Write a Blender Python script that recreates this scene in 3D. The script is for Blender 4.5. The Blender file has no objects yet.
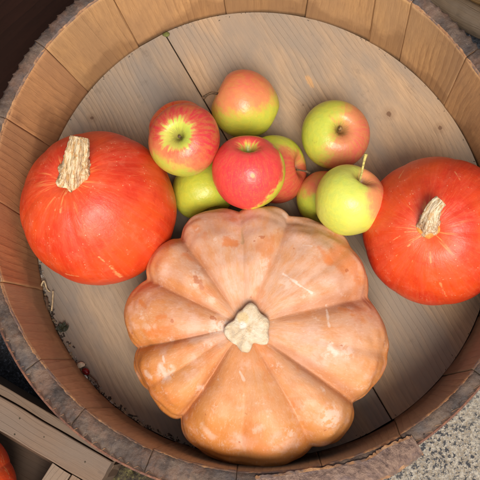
import bpy, bmesh, math, random
from mathutils import Vector, Matrix, noise
random.seed(7)
S = bpy.context.scene
COL = S.collection
PI = math.pi
# ------------------------------------------------------------------ camera
CAM_LOC = Vector((0.0272, -0.2255, 1.10))
CAM_ROT = Matrix.Rotation(0.0435, 3, 'Y') @ Matrix.Rotation(0.1891, 3, 'X')
FPX = 1021.42
cam = bpy.data.cameras.new('camera')
cam.sensor_width = 36; cam.sensor_height = 36
cam.lens = FPX / 480 * 36
cam.clip_start = 0.02; cam.clip_end = 60
co = bpy.data.objects.new('camera', cam); COL.objects.link(co)
co.matrix_world = Matrix.Translation(CAM_LOC) @ CAM_ROT.to_4x4()
S.camera = co
# ------------------------------------------------------------------ light
SUN_EL, SUN_AZ = math.radians(61), math.radians(168)     # azimuth clockwise from +Y (north)
w = bpy.data.worlds.new("World"); S.world = w; w.use_nodes = True
nt = w.node_tree
sky = nt.nodes.new('ShaderNodeTexSky'); sky.sky_type = 'NISHITA'; sky.sun_disc = False
sky.sun_elevation = SUN_EL; sky.sun_rotation = SUN_AZ
sky.air_density = 0.7; sky.dust_density = 6.0; sky.ozone_density = 0.5
bg = nt.nodes['Background']; bg.inputs[1].default_value = 0.075
hs = nt.nodes.new('ShaderNodeHueSaturation'); hs.inputs['Saturation'].default_value = .45      # thin bright overcast: a whiter sky
nt.links.new(sky.outputs[0], hs.inputs['Color']); nt.links.new(hs.outputs[0], bg.inputs[0])
sl = bpy.data.lights.new('sun', 'SUN'); sl.energy = 2.0; sl.angle = math.radians(26); sl.color = (1, .935, .85)
so = bpy.data.objects.new('sun', sl); COL.objects.link(so)
sd = Vector((math.sin(SUN_AZ) * math.cos(SUN_EL), math.cos(SUN_AZ) * math.cos(SUN_EL), math.sin(SUN_EL)))
so.rotation_euler = sd.to_track_quat('Z', 'Y').to_euler()
S.view_settings.view_transform = 'Standard'; S.view_settings.look = 'None'
S.view_settings.exposure = 0.60; S.view_settings.gamma = 1


def at(px, py, z):
    """point of the height-z plane seen at photo pixel (480 px wide)"""
    d = CAM_ROT @ Vector(((px - 240) / FPX, -(py - 240) / FPX, -1))
    return CAM_LOC + d * ((z - CAM_LOC.z) / d.z)


def camdir(r, u, f):
    """direction given as right, up, toward-the-viewer"""
    return (CAM_ROT @ Vector((r, u, f))).normalized()


# ------------------------------------------------------------------ node helper
class NT:
    def __init__(s, name):
        s.m = bpy.data.materials.new(name); s.m.use_nodes = True
        s.t = s.m.node_tree; s.b = s.t.nodes['Principled BSDF']

    def n(s, typ, ins=None, **kw):
        x = s.t.nodes.new('ShaderNode' + typ)
        for k, v in kw.items(): setattr(x, k, v)
        for k, v in (ins or {}).items():
            if isinstance(v, bpy.types.NodeSocket): s.t.links.new(v, x.inputs[k])
            elif v is not None: x.inputs[k].default_value = v
        return x

    def math(s, op, a, b=None, c=None, clamp=False):
        x = s.n('Math', operation=op, use_clamp=clamp)
        for i, v in enumerate((a, b, c)):
            if v is None: continue
            if isinstance(v, bpy.types.NodeSocket): s.t.links.new(v, x.inputs[i])
            else: x.inputs[i].default_value = v
        return x.outputs[0]

    def vmath(s, op, a, b=None, sc=None):
        x = s.n('VectorMath', operation=op)
        for i, v in enumerate((a, b)):
            if v is None: continue
            if isinstance(v, bpy.types.NodeSocket): s.t.links.new(v, x.inputs[i])
            else: x.inputs[i].default_value = v
        if sc is not None:
            if isinstance(sc, bpy.types.NodeSocket): s.t.links.new(sc, x.inputs['Scale'])
            else: x.inputs['Scale'].default_value = sc
        return x.outputs['Value'] if op in ('LENGTH', 'DOT_PRODUCT', 'DISTANCE') else x.outputs[0]

    def noise(s, vec, scale, detail=4, rough=.55, dist=0):
        return s.n('TexNoise', {'Vector': vec, 'Scale': scale, 'Detail': detail, 'Roughness': rough, 'Distortion': dist}).outputs['Fac']

    def vor(s, vec, scale, feature='F1', rnd=1):
        return s.n('TexVoronoi', {'Vector': vec, 'Scale': scale, 'Randomness': rnd}, feature=feature)

    def ss(s, v, a, b, lo=0., hi=1.):
        return s.n('MapRange', {'Value': v, 'From Min': a, 'From Max': b, 'To Min': lo, 'To Max': hi}, interpolation_type='SMOOTHSTEP').outputs[0]

    def mix(s, f, a, b, mode='MIX'):
        x = s.n('Mix', data_type='RGBA', blend_type=mode)
        for k, v in ((0, f), (6, a), (7, b)):
            if isinstance(v, bpy.types.NodeSocket): s.t.links.new(v, x.inputs[k])
            else: x.inputs[k].default_value = v if k == 0 else (*v[:3], 1)
        return x.outputs[2]

    def ramp(s, f, stops):
        x = s.n('ValToRGB', {'Fac': f}); e = x.color_ramp.elements
        while len(e) < len(stops): e.new(.5)
        for i, (p, c) in enumerate(stops): e[i].position = p; e[i].color = (*c[:3], 1)
        return x.outputs[0]

    def comb(s, x, y, z):
        return s.n('CombineXYZ', {'X': x, 'Y': y, 'Z': z}).outputs[0]

    def sep(s, v):
        return s.n('SeparateXYZ', {'Vector': v}).outputs

    def out(s, col, rough=.6, bump=None, dist=.001, strength=1, spec=.5, **kw):
        def setv(k, v):
            if isinstance(v, bpy.types.NodeSocket): s.t.links.new(v, s.b.inputs[k])
            else: s.b.inputs[k].default_value = v
        setv('Base Color', col if isinstance(col, bpy.types.NodeSocket) else (*col, 1))
        setv('Roughness', rough); setv('Specular IOR Level', spec)
        for k, v in kw.items(): setv(k, v)
        if bump is not None:
            bn = s.n('Bump', {'Height': bump, 'Distance': dist, 'Strength': strength})
            s.t.links.new(bn.outputs[0], s.b.inputs['Normal'])
        return s.m


def wood(name, light, dark, grey, ring=70., fib=900., ringamt=.45, greyamt=.5, knots=(), bump=.0006, rough=.7, tint=True, warp=.012, stain=(.08, .06, .05), stainamt=.5, stretch=.12, fibamt=.3, wash=None, smears=(), kbend=1.):
    """UV in metres: U along the grain, V across it"""
    a = NT(name)
    uv = a.n('UVMap').outputs[0]
    u, v, _ = a.sep(uv)
    low = a.noise(a.comb(a.math('MULTIPLY', u, stretch * 4), v, 0), 9, 2)
    v2 = a.math('ADD', v, a.math('MULTIPLY', a.math('SUBTRACT', low, .5), warp * 4))
    kn = None
    for (ku, kv, kr) in knots:
        du = a.math('MULTIPLY', a.math('SUBTRACT', u, ku), .45); dv = a.math('SUBTRACT', v, kv)
        d2 = a.math('ADD', a.math('MULTIPLY', du, du), a.math('MULTIPLY', dv, dv))
        g = a.math('EXPONENT', a.math('DIVIDE', d2, -(kr * 4.5) ** 2))
        v2 = a.math('ADD', v2, a.math('MULTIPLY', g, kr * 2.8 * kbend))
        du1 = a.math('SUBTRACT', u, ku)
        dd = a.math('ADD', a.math('MULTIPLY', du1, du1), a.math('MULTIPLY', dv, dv))
        kd = a.math('ADD', a.math('SQRT', dd), a.math('MULTIPLY', a.math('SUBTRACT', a.noise(a.comb(u, v, 2), 300, 3), .5), kr * .5))
        core = a.math('ADD', a.ss(kd, kr * .42, kr * .25), a.math('MULTIPLY', a.ss(kd, kr * 1.3, kr * .5), .38))
        kn = core if kn is None else a.math('ADD', kn, core)
    r = a.math('FRACT', a.math('MULTIPLY', v2, ring))
    r = a.math('POWER', r, 2.2)
    r = a.math('MULTIPLY', r, a.ss(r, 1.0, .9))
    # ring strength fades in and out over the board
    ra = a.ss(a.noise(a.comb(a.math('MULTIPLY', u, .3), v, 3), 14, 2), .38, .62, .25, 1)
    r = a.math('MULTIPLY', r, ra)
    f = a.noise(a.comb(a.math('MULTIPLY', u, .035), a.math('ADD', v, a.math('MULTIPLY', low, .01)), 0), fib, 5, .65)
    f2 = a.noise(a.comb(a.math('MULTIPLY', u, .1), v, 7), fib * .25, 4, .6)
    c = a.mix(a.math('MULTIPLY', r, ringamt), light, dark)
    c = a.mix(a.ss(f, .38, .72, 0, fibamt), c, dark)
    c = a.mix(a.ss(f2, .35, .7, 0, fibamt), c, tuple(min(1, x * 1.25) for x in light))
    gm = a.noise(a.comb(a.math('MULTIPLY', u, .4), v, 5), 16, 5, .6)
    c = a.mix(a.ss(gm, .35, .65, 0, greyamt), c, grey)
    st = a.noise(a.comb(u, v, 11), 30, 6, .7)
    c = a.mix(a.ss(st, .58, .75, 0, stainamt), c, stain)
    sp = a.noise(a.comb(u, v, 21), 420, 2, .5)
    c = a.mix(a.ss(sp, .71, .76, 0, .55), c, stain)
    if kn is not None: c = a.mix(a.math('MULTIPLY', kn, .75, clamp=True), c, (.15, .09, .055))
    for (su, sv, ru, rv, sc_, am) in smears:
        e1 = a.math('DIVIDE', a.math('SUBTRACT', u, su), ru); e2 = a.math('DIVIDE', a.math('SUBTRACT', v, sv), rv)
        e = a.math('ADD', a.math('SQRT', a.math('ADD', a.math('MULTIPLY', e1, e1), a.math('MULTIPLY', e2, e2))), a.math('MULTIPLY', a.math('SUBTRACT', a.noise(a.comb(u, v, 8), 120, 4, .7), .5), 1.6))
        c = a.mix(a.ss(e, 1.0, .5, 0, am), c, sc_)
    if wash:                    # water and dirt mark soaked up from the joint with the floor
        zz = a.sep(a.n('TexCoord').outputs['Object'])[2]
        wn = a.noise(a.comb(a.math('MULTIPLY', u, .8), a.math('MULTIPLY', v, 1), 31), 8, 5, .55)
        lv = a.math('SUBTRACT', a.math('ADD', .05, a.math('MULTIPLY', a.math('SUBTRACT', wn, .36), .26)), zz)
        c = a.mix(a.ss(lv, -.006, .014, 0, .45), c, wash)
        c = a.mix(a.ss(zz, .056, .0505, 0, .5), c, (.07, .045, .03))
    if tint:
        oi = a.n('ObjectInfo').outputs['Color']
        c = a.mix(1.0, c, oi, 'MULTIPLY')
    h = a.math('ADD', a.math('MULTIPLY', f, .6), a.math('MULTIPLY', r, -.5))
    h = a.math('ADD', h, a.math('MULTIPLY', st, .5))
    return a.out(c, rough, h, bump, 1, .35)


M = {}
M['stave'] = wood('stave_wood', (.62, .39, .19), (.24, .115, .05), (.42, .27, .155), ring=120, fib=1500, ringamt=.62, greyamt=.65, stainamt=.35, fibamt=.42, warp=.006, stain=(.17, .10, .06), stretch=.12, wash=(.20, .105, .05))
M['board'] = wood('board_wood', (.43, .335, .245), (.20, .135, .085), (.32, .275, .225), ring=150, fib=1300, ringamt=.5, greyamt=.6, warp=.016, stainamt=.22,
                  knots=(), rough=.75)
M['crate'] = wood('crate_wood', (.19, .125, .08), (.065, .038, .025), (.17, .13, .10), ring=160, fib=1200, ringamt=.35, greyamt=.8, stainamt=.45)
M['dark'] = wood('dark_stained_wood', (.017, .006, .0035), (.004, .0016, .001), (.009, .0035, .002), ring=60, fib=700, ringamt=.5, greyamt=.4, stainamt=.3, rough=.9, stain=(.012, .006, .004))
M['dark'].node_tree.nodes['Principled BSDF'].inputs['Specular IOR Level'].default_value = .12
M['ochre'] = wood('weathered_round_wood', (.20, .13, .065), (.06, .04, .022), (.15, .125, .10), ring=120, fib=700, ringamt=.5, greyamt=.7, stainamt=.8, bump=.0015)


def rim_mat():
    a = NT('weathered_rim_wood')
    p = a.n('TexCoord').outputs['Object']
    n1 = a.noise(p, 40, 5, .6); n2 = a.noise(p, 200, 5, .65); n3 = a.noise(a.vmath('ADD', p, (3, 1, 2)), 28, 4, .65)
    c = a.ramp(n1, [(.3, (.028, .018, .014)), (.5, (.070, .043, .030)), (.70, (.150, .100, .068))])
    c = a.mix(a.ss(n3, .46, .62, 0, .5), c, (.16, .08, .048))
    c = a.mix(a.ss(n2, .5, .7, 0, .65), c, (.045, .033, .030))
    n4 = a.noise(a.vmath('ADD', p, (9, 4, 2)), 330, 3, .6)
    c = a.mix(a.ss(n4, .64, .76, 0, .4), c, (.30, .23, .17))
    n5 = a.noise(a.vmath('ADD', p, (1, 14, 2)), 22, 3, .5)
    c = a.mix(a.ss(n5, .52, .66, 0, .45), c, (.055, .056, .062))
    h = a.math('ADD', n2, a.math('MULTIPLY', n1, 1.5))
    return a.out(c, .62, h, .0013, 1, .4)


def tan_edge_mat():
    a = NT('worn_edge_wood')
    p = a.n('TexCoord').outputs['Object']
    n1 = a.noise(p, 160, 5, .7)
    c = a.ramp(n1, [(.32, (.17, .08, .04)), (.5, (.34, .17, .075)), (.7, (.52, .29, .13))])
    n2 = a.noise(p, 60, 4, .6)
    c = a.mix(a.ss(n2, .42, .62), c, (.15, .10, .08))
    return a.out(c, .75, n1, .001)


def rust_mat():
    a = NT('rusty_iron')
    p = a.n('TexCoord').outputs['Object']
    n1 = a.noise(p, 120, 6, .7)
    c = a.ramp(n1, [(.3, (.035, .018, .013)), (.5, (.13, .05, .028)), (.7, (.27, .11, .05))])
    return a.out(c, .6, n1, .0008, Metallic=.25)


def granite_mat(name, dark=False):
    a = NT(name)
    p = a.n('TexCoord').outputs['Object']
    w_ = p
    n1 = a.noise(w_, 330, 4, .65); n2 = a.noise(a.vmath('ADD', w_, (5, 2, 1)), 400, 4, .65); n3 = a.noise(a.vmath('ADD', w_, (1, 8, 1)), 250, 4, .65)
    n4 = a.noise(p, 14, 4, .6)
    if not dark:
        c = a.mix(a.ss(n1, .42, .60), (.24, .19, .13), (.41, .36, .285))
        c = a.mix(a.ss(n2, .50, .58, 0, .85), c, (.20, .185, .17))
        c = a.mix(a.ss(n3, .52, .58), c, (.035, .035, .04))
        c = a.mix(a.ss(n4, .42, .68, 0, .45), c, (.26, .235, .19))
        gr = a.noise(a.vmath('ADD', p, (11, 3, 1)), 90, 4, .7)
        c = a.mix(a.ss(gr, .58, .7, 0, .5), c, (.09, .085, .08))
    else:
        c = a.mix(a.ss(n1, .45, .57), (.014, .015, .018), (.040, .044, .054))  # same granite, with shade and blue skylight put into its colour
        c = a.mix(a.ss(n2, .57, .65), c, (.12, .13, .16))
        c = a.mix(a.ss(n4, .5, .65, 0, .5), c, (.03, .022, .016))
    h = a.math('ADD', n1, n3)
    return a.out(c, .7, h, .0012 if not dark else .004, 1, .4)


def radial_parts(a, p):
    x, y, z = a.sep(p)
    rr = a.math('SQRT', a.math('ADD', a.math('ADD', a.math('MULTIPLY', x, x), a.math('MULTIPLY', y, y)), 1e-9))
    cx = a.math('DIVIDE', x, rr); cy = a.math('DIVIDE', y, rr)
    return x, y, z, rr, cx, cy


def mark_mask(a, p, A, B, wd, n2, n3, am):
    A = Vector(A); B = Vector(B); L = B - A
    t = a.math('DIVIDE', a.vmath('DOT_PRODUCT', a.vmath('SUBTRACT', p, A), L), L.length_squared, clamp=True)
    pr = a.vmath('ADD', a.vmath('SCALE', a.comb(*L), None, t), A)
    d = a.math('ADD', a.vmath('DISTANCE', p, pr), a.math('MULTIPLY', a.math('SUBTRACT', n2, .5), wd * 4))
    d = a.math('ADD', d, a.math('MULTIPLY', a.math('SUBTRACT', n3, .5), wd * 3))
    return a.ss(d, wd * 1.25, wd * .1, 0, am)


def big_pumpkin_mat():
    a = NT('musk_pumpkin_skin')
    p = a.n('TexCoord').outputs['Object']
    x, y, z, rr, cx, cy = radial_parts(a, p)
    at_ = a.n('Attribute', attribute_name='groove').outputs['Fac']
    n1 = a.noise(p, 14, 5, .6); n2 = a.noise(a.vmath('ADD', p, (3, 7, 1)), 33, 5, .65); n3 = a.noise(p, 150, 4, .6)
    stv = a.comb(cx, cy, a.math('MULTIPLY', rr, 5))
    s1 = a.noise(stv, 9, 5, .65); s2 = a.noise(stv, 24, 4, .65)
    # grown orange rind, paler waxy bloom over the crown of the fruit
    c = a.mix(a.ss(n1, .35, .65), (.57, .195, .038), (.63, .26, .075))
    side = a.ss(a.math('ADD', a.math('ADD', z, a.math('MULTIPLY', a.math('ADD', y, a.math('MULTIPLY', x, .3)), .36)), a.math('MULTIPLY', n1, .075)), .035, .115)
    bloom = a.math('MULTIPLY', side, a.ss(s1, .30, .62, .35, 1))
    c = a.mix(a.math('MULTIPLY', bloom, .85), c, (.62, .37, .255))
    b2 = a.ss(n2, .50, .68)
    c = a.mix(a.math('MULTIPLY', b2, .45), c, (.72, .47, .38))
    c = a.mix(a.ss(s2, .56, .74, 0, .35), c, (.55, .17, .045))
    # saturated rubbed patches
    pt = a.noise(a.vmath('ADD', p, (8, 1, 5)), 24, 3, .55)
    edge = a.math('ADD', pt, a.math('MULTIPLY', a.math('SUBTRACT', n3, .5), .10))
    c = a.mix(a.ss(edge, .54, .64, 0, .6), c, (.60, .19, .05))
    # grooves run redder
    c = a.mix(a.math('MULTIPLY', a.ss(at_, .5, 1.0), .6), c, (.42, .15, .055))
    c = a.mix(a.ss(a.noise(stv, 60, 3, .7), .52, .75, 0, .3), c, (.74, .50, .36))
    # whitish scurf patches
    for (q, rad, am) in SCURF:
        d = a.vmath('DISTANCE', p, q)
        d = a.math('ADD', d, a.math('MULTIPLY', a.math('SUBTRACT', n2, .5), rad * 1.6))
        m = a.math('MULTIPLY', a.ss(d, rad, rad * .45), a.ss(n3, .42, .58))
        c = a.mix(a.math('MULTIPLY', m, am * .8), c, (.72, .54, .43))
    sc = a.noise(a.vmath('ADD', p, (2, 2, 9)), 42, 6, .72)
    c = a.mix(a.ss(sc, .58, .68, 0, .5), c, (.74, .55, .44))
    w1 = a.noise(a.vmath('ADD', p, (4, 12, 9)), 75, 3, .5)
    c = a.mix(a.ss(w1, .715, .745, 0, .7), c, (.42, .12, .04))
    for (A_, B_, wd, col_, am) in BIGMARKS:
        c = a.mix(mark_mask(a, p, A_, B_, wd, n2, n3, am), c, col_)
    h = a.math('ADD', a.math('MULTIPLY', n3, .2), a.math('ADD', a.math('MULTIPLY', n2, .8), a.math('MULTIPLY', s2, .35)))
    r = a.ss(n2, .3, .7, .46, .62)
    return a.out(c, r, h, .0014, .7, .42)


def red_pumpkin_mat(name, off, scars=()):
    a = NT(name)
    p = a.n('TexCoord').outputs['Object']
    x, y, z, rr, cx, cy = radial_parts(a, p)
    q = a.vmath('ADD', p, off)
    n1 = a.noise(q, 16, 4, .55); n3 = a.noise(q, 330, 3, .6); n2 = a.noise(q, 60, 5, .65)
    stv = a.vmath('ADD', a.comb(cx, cy, a.math('MULTIPLY', rr, 4)), off)
    s1 = a.noise(stv, 8, 4, .6); s2 = a.noise(stv, 22, 3, .6)
    c = a.mix(a.ss(n1, .35, .65), (.60, .030, .008), (.74, .075, .011))
    c = a.mix(a.ss(s1, .42, .66, 0, .5), c, (.72, .085, .035))
    c = a.mix(a.ss(a.noise(stv, 30, 4, .7), .50, .72, 0, .35), c, (.80, .16, .05))
    c = a.mix(a.ss(n2, .52, .72, 0, .30), c, (.78, .19, .10))
    c = a.mix(a.ss(n2, .46, .30, 0, .35), c, (.50, .022, .008))
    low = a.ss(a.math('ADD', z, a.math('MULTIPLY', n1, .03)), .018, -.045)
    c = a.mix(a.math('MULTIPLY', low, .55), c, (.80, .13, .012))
    near = a.ss(rr, .036, .010)
    m = a.math('MULTIPLY', a.ss(a.noise(a.vmath('ADD', stv, (3, 3, 3)), 7, 3, .55), .54, .66), a.ss(rr, .042, .014))
    c = a.mix(a.math('MULTIPLY', m, .85), c, (.84, .29, .08))
    c = a.mix(a.math('MULTIPLY', near, .15), c, (.85, .22, .08))
    
    v = a.vor(q, 260).outputs['Distance']
    dots = a.math('MULTIPLY', a.ss(v, .19, .11), a.ss(n2, .50, .60))
    c = a.mix(a.math('MULTIPLY', dots, .6), c, (.88, .42, .22))
    # scars: short pale streaks between two points
    for (A, B, wd, am) in scars:
        c = a.mix(mark_mask(a, p, A, B, wd, n2, n3, am), c, (.82, .33, .12))
    h = a.math('ADD', a.math('MULTIPLY', n3, .12), a.math('ADD', n2, a.math('MULTIPLY', s2, .25)))
    return a.out(c, a.ss(n2, .3, .7, .36, .5), h, .0010, .8, .45)


def stem_mat(name, light=(.72, .55, .33), mid=(.50, .33, .15), dark=(.10, .06, .035)):
    a = NT(name)
    uv = a.n('UVMap').outputs[0]; u, v, _ = a.sep(uv)
    g = a.noise(a.comb(a.math('MULTIPLY', u, .25), v, 0), 520, 5, .7)
    g2 = a.noise(a.comb(u, v, 4), 180, 5, .7)
    c = a.ramp(g, [(.34, dark), (.44, mid), (.54, light), (.75, tuple(min(1, x * 1.2) for x in light))])
    c = a.mix(a.ss(g2, .48, .62, 0, .75), c, tuple(x * k for x, k in zip(mid, (1.1, .85, .6))))
    c = a.mix(a.ss(a.noise(a.comb(a.math('MULTIPLY', u, .12), v, 9), 300, 3, .6), .56, .68, 0, .7), c, tuple(x * 1.6 for x in dark))
    c = a.mix(a.ss(g2, .33, .27, 0, .8), c, dark)
    return a.out(c, .85, a.math('ADD', g, g2), .0016, 1, .2)


def apple_mat(name, off, green, red, blush, bias, streak=.35, cav=.0, edge=.16, yellow=None, spec_dot=None, stripe=.6):
    """blush: direction (apple space) that ripened red; bias moves the red area; cav: green star radius round the stalk"""
    a = NT(name)
    p = a.n('TexCoord').outputs['Object']
    x, y, z, rr, cx, cy = radial_parts(a, p)
    nrm = a.vmath('NORMALIZE', p)
    q = a.vmath('ADD', nrm, off)
    stv = a.vmath('ADD', a.comb(cx, cy, a.math('MULTIPLY', z, 12)), off)
    s1 = a.noise(stv, 4.5, 4, .6); s2 = a.noise(stv, 9, 4, .6)
    n1 = a.noise(q, 1.6, 3, .55); n2 = a.noise(q, 6, 4, .6)
    b = Vector(blush).normalized()
    d = a.vmath('DOT_PRODUCT', nrm, b)
    f = a.math('ADD', d, a.math('MULTIPLY', a.math('SUBTRACT', s1, .5), streak * 1.1))
    f = a.math('ADD', f, a.math('MULTIPLY', a.math('SUBTRACT', n2, .5), streak * 2.2))
    f = a.math('ADD', f, a.math('MULTIPLY', a.math('SUBTRACT', s2, .5), streak))
    f = a.math('ADD', f, a.math('MULTIPLY', a.math('SUBTRACT', n1, .5), .6))
    f = a.math('ADD', f, bias)
    m = a.ss(f, -edge, edge * 1.6)
    if cav:
        th = a.math('ADD', a.math('ADD', rr, a.math('MULTIPLY', a.math('SUBTRACT', s1, .5), .024)), a.math('MULTIPLY', a.math('SUBTRACT', n2, .5), .012))
        top = a.math('MULTIPLY', a.ss(th, cav + .005, cav - .005), a.ss(z, 0, .006))
        m = a.math('MULTIPLY', m, a.math('SUBTRACT', 1, top))
    g = a.mix(a.ss(n2, .35, .65), green, tuple(v_ * k for v_, k in zip(green, (1.15, 1.05, .9))))
    if yellow: g = a.mix(a.ss(n1, .4, .65, 0, .8), g, yellow)
    mid = tuple((green[i] * .4 + red[i] * .6) * (1.15 if i == 0 else .9) + (.03 if i == 2 else 0) for i in range(3))
    c = a.mix(a.ss(m, 0, .5), g, mid); rd = a.mix(a.ss(s2, .38, .62), red, tuple(red[i] * .62 + green[i] * .38 * (1 if i < 2 else .6) for i in range(3)))
    rd = a.mix(stripe, red, rd); c = a.mix(a.ss(m, .35, 1), c, rd)
    # russet cup round the stalk
    ru = a.math('MULTIPLY', a.ss(a.math('ADD', rr, a.math('MULTIPLY', a.math('SUBTRACT', s2, .5), .016)), .0095, .0045), a.ss(z, 0, .006))
    c = a.mix(a.math('MULTIPLY', ru, .55), c, (.20, .16, .05))
    v = a.vor(q, 16).outputs['Distance']
    dots = a.ss(v, .085, .05)
    c = a.mix(a.ss(a.noise(stv, 34, 3, .7), .5, .75, 0, .22), c, tuple(x * .75 for x in green))
    br = a.noise(a.vmath('ADD', q, (3, 3, 3)), 5, 5, .7); c = a.mix(a.ss(br, .64, .72, 0, .35), c, (.30, .20, .05))
    c = a.mix(a.math('MULTIPLY', dots, .45), c, (.75, .60, .30))
    if spec_dot:
        for (sdv, rad) in spec_dot:
            dd = a.vmath('DISTANCE', nrm, Vector(sdv).normalized())
            c = a.mix(a.ss(a.math('ADD', dd, a.math('MULTIPLY', a.math('SUBTRACT', n2, .5), .06)), rad, rad * .4, 0, .7), c, (.72, .36, .08))
    n3 = a.noise(q, 40, 3, .6)
    return a.out(c, a.ss(n2, .3, .7, .30, .40), a.math('ADD', n2, a.math('MULTIPLY', n3, .08)), .0008, .7, .45, **{'Subsurface Weight': .06, 'Subsurface Radius': (.008, .003, .001), 'Subsurface Scale': .5})


def plain(name, col, rough=.7, n=200, var=.5, bump=.0006):
    a = NT(name); p = a.n('TexCoord').outputs['Object']
    f = a.noise(p, n, 4, .6)
    c = a.mix(a.ss(f, .35, .65), tuple(x * (1 - var) for x in col), tuple(min(1, x * (1 + var * .6)) for x in col))
    return a.out(c, rough, f, bump)


# ------------------------------------------------------------------ object helpers
def link(name, me, mats, parent=None, smooth=True):
    o = bpy.data.objects.new(name, me); COL.objects.link(o)
    for m in (mats if isinstance(mats, (list, tuple)) else [mats]): me.materials.append(m)
    if smooth:
        for f in me.polygons: f.use_smooth = True
    if parent: o.parent = parent
    return o


def empty(name, loc, rot=None):
    o = bpy.data.objects.new(name, None); COL.objects.link(o)
    o.empty_display_size = .02
    o.location = loc
    if rot: o.rotation_euler = rot
    return o


def tag(o, label, cat, group=None, kind=None):
    if label: o['label'] = label
    if cat: o['category'] = cat
    if group: o['group'] = group
    if kind: o['kind'] = kind
    return o


def mesh(name, vs, fs, uvs=None, mi=None):
    me = bpy.data.meshes.new(name); me.from_pydata([tuple(v) for v in vs], [], fs)
    if uvs is not None:          # per-vertex uv
        l = me.uv_layers.new(name='UVMap')
        for lp in me.loops: l.data[lp.index].uv = uvs[lp.vertex_index]
    if mi is not None:
        for p_, k in zip(me.polygons, mi): p_.material_index = k
    me.update(); return me


def grid_faces(nu, nv, closed_u=False, off=0):
    fs = []
    for i in range(nu if closed_u else nu - 1):
        for j in range(nv - 1):
            a_ = off + i * nv + j; b_ = off + ((i + 1) % nu) * nv + j
            fs.append((a_, b_, b_ + 1, a_ + 1))
    return fs


def smoothstep(a_, b_, x):
    t = max(0, min(1, (x - a_) / (b_ - a_))); return t * t * (3 - 2 * t)


def catmull(P, n):
    out = []; N = len(P)
    for i in range(N - 1):
        p0 = P[max(i - 1, 0)]; p1 = P[i]; p2 = P[i + 1]; p3 = P[min(i + 2, N - 1)]
        for k in range(n):
            t = k / n
            out.append(tuple(.5 * ((2 * b) + (-a_ + c) * t + (2 * a_ - 5 * b + 4 * c - d) * t * t + (-a_ + 3 * b - 3 * c + d) * t ** 3)
                             for a_, b, c, d in zip(p0, p1, p2, p3)))
    out.append(tuple(P[-1])); return out


def sweep(path, radii, nseg=20, rough=0., lobes=0, lobe=0., seed=0, cap=True, flat=1., capdome=.25):
    """tube along a path with radius per point, ridges and noise; uv in metres"""
    P = [Vector(p) for p in path]; n = len(P)
    vs = []; uvs = []; L = 0
    T0 = (P[1] - P[0]).normalized()
    X = T0.orthogonal().normalized()
    for i in range(n):
        T = (P[min(i + 1, n - 1)] - P[max(i - 1, 0)]).normalized()
        X = (X - T * X.dot(T)).normalized(); Y = T.cross(X)
        if i: L += (P[i] - P[i - 1]).length
        for k in range(nseg + 1):
            a_ = 2 * PI * k / nseg
            kk = k % nseg; aa = 2 * PI * kk / nseg
            r = radii[i] * (1 + (lobe * math.cos(lobes * aa + seed) if lobes else 0))
            q = Vector((math.cos(aa) * 2, math.sin(aa) * 2, i * .35 + seed * 3.1))
            r *= 1 + rough * noise.noise(q * 1.3) + rough * .6 * noise.noise(Vector((q.x * 3, q.y * 3, i * .15 + seed)))
            vs.append(P[i] + X * (math.cos(aa) * r) + Y * (math.sin(aa) * r * flat)); uvs.append((L, a_ * sum(radii) / n + seed))
    fs = []
    for i in range(n - 1):
        for k in range(nseg):
            a_ = i * (nseg + 1) + k; fs.append((a_, a_ + 1, a_ + nseg + 2, a_ + nseg + 1))
    if cap:
        for end, i in ((0, 0), (1, n - 1)):
            T = (P[1] - P[0]).normalized() * -1 if end == 0 else (P[-1] - P[-2]).normalized()
            c = len(vs); vs.append(P[i] + T * radii[i] * capdome); uvs.append((L if end else 0, seed))
            for k in range(nseg):
                a_ = i * (nseg + 1) + k
                fs.append((a_ + 1, a_, c) if end == 0 else (a_, a_ + 1, c))
    return vs, fs, uvs


def sweep_obj(name, mat, parent, *args, **kw):
    v, f, u = sweep(*args, **kw)
    return link(name, mesh(name, v, f, u), mat, parent)


def plank_mesh(name, P0, P1, width_dir, wd, th, up=Vector((0, 0, 1)), bev=.0012, seed=0., segs=24, wob=.0006, ends=(0, 0)):
    """plank from P0 to P1 (top edge line), wd along width_dir, th downward, softly worn edges"""
    P0 = Vector(P0); P1 = Vector(P1); d = (P1 - P0); L = d.length; d.normalize()
    W = Vector(width_dir); W = (W - d * W.dot(d)).normalized()
    sec = [(0, -th), (0, -bev), (bev * .3, -bev * .3), (bev, 0)] + [(bev + (wd - 2 * bev) * k / 4, 0) for k in range(1, 5)] + [(wd - bev * .3, -bev * .3), (wd, -bev), (wd, -th), (wd / 2, -th)]
    vs = []; uvs = []
    for i in range(segs + 1):
        t = i / segs * L; s = 0
        for k, (a_, b_) in enumerate(sec):
            q = Vector((t * 30 + seed * 9, a_ * 60, b_ * 60 + seed))
            o_ = noise.noise(q) * wob * 2
            slant = (ends[1] if i == segs else (ends[0] if i == 0 else 0)) * a_
            vs.append(P0 + d * (t + slant + (noise.noise(q * 5) * wob * 2 if i in (0, segs) else 0)) + W * (a_ + o_ * .6) + up * (b_ + o_ * (.5 if b_ > -th else 0)))
            uvs.append((t + seed, s + seed * 1.7)); s += (Vector(sec[(k + 1) % len(sec)]) - Vector(sec[k])).length
    n = len(sec); fs = []
    for i in range(segs):
        for k in range(n):
            a_ = i * n + k; b_ = i * n + (k + 1) % n
            fs.append((a_, a_ + n, b_ + n, b_))
    fs.append(tuple(range(n))); fs.append(tuple(reversed([segs * n + k for k in range(n)])))
    me = mesh(name, vs, fs, uvs)
    bm = bmesh.new(); bm.from_mesh(me); bmesh.ops.recalc_face_normals(bm, faces=bm.faces); bm.to_mesh(me); bm.free()
    return me


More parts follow.
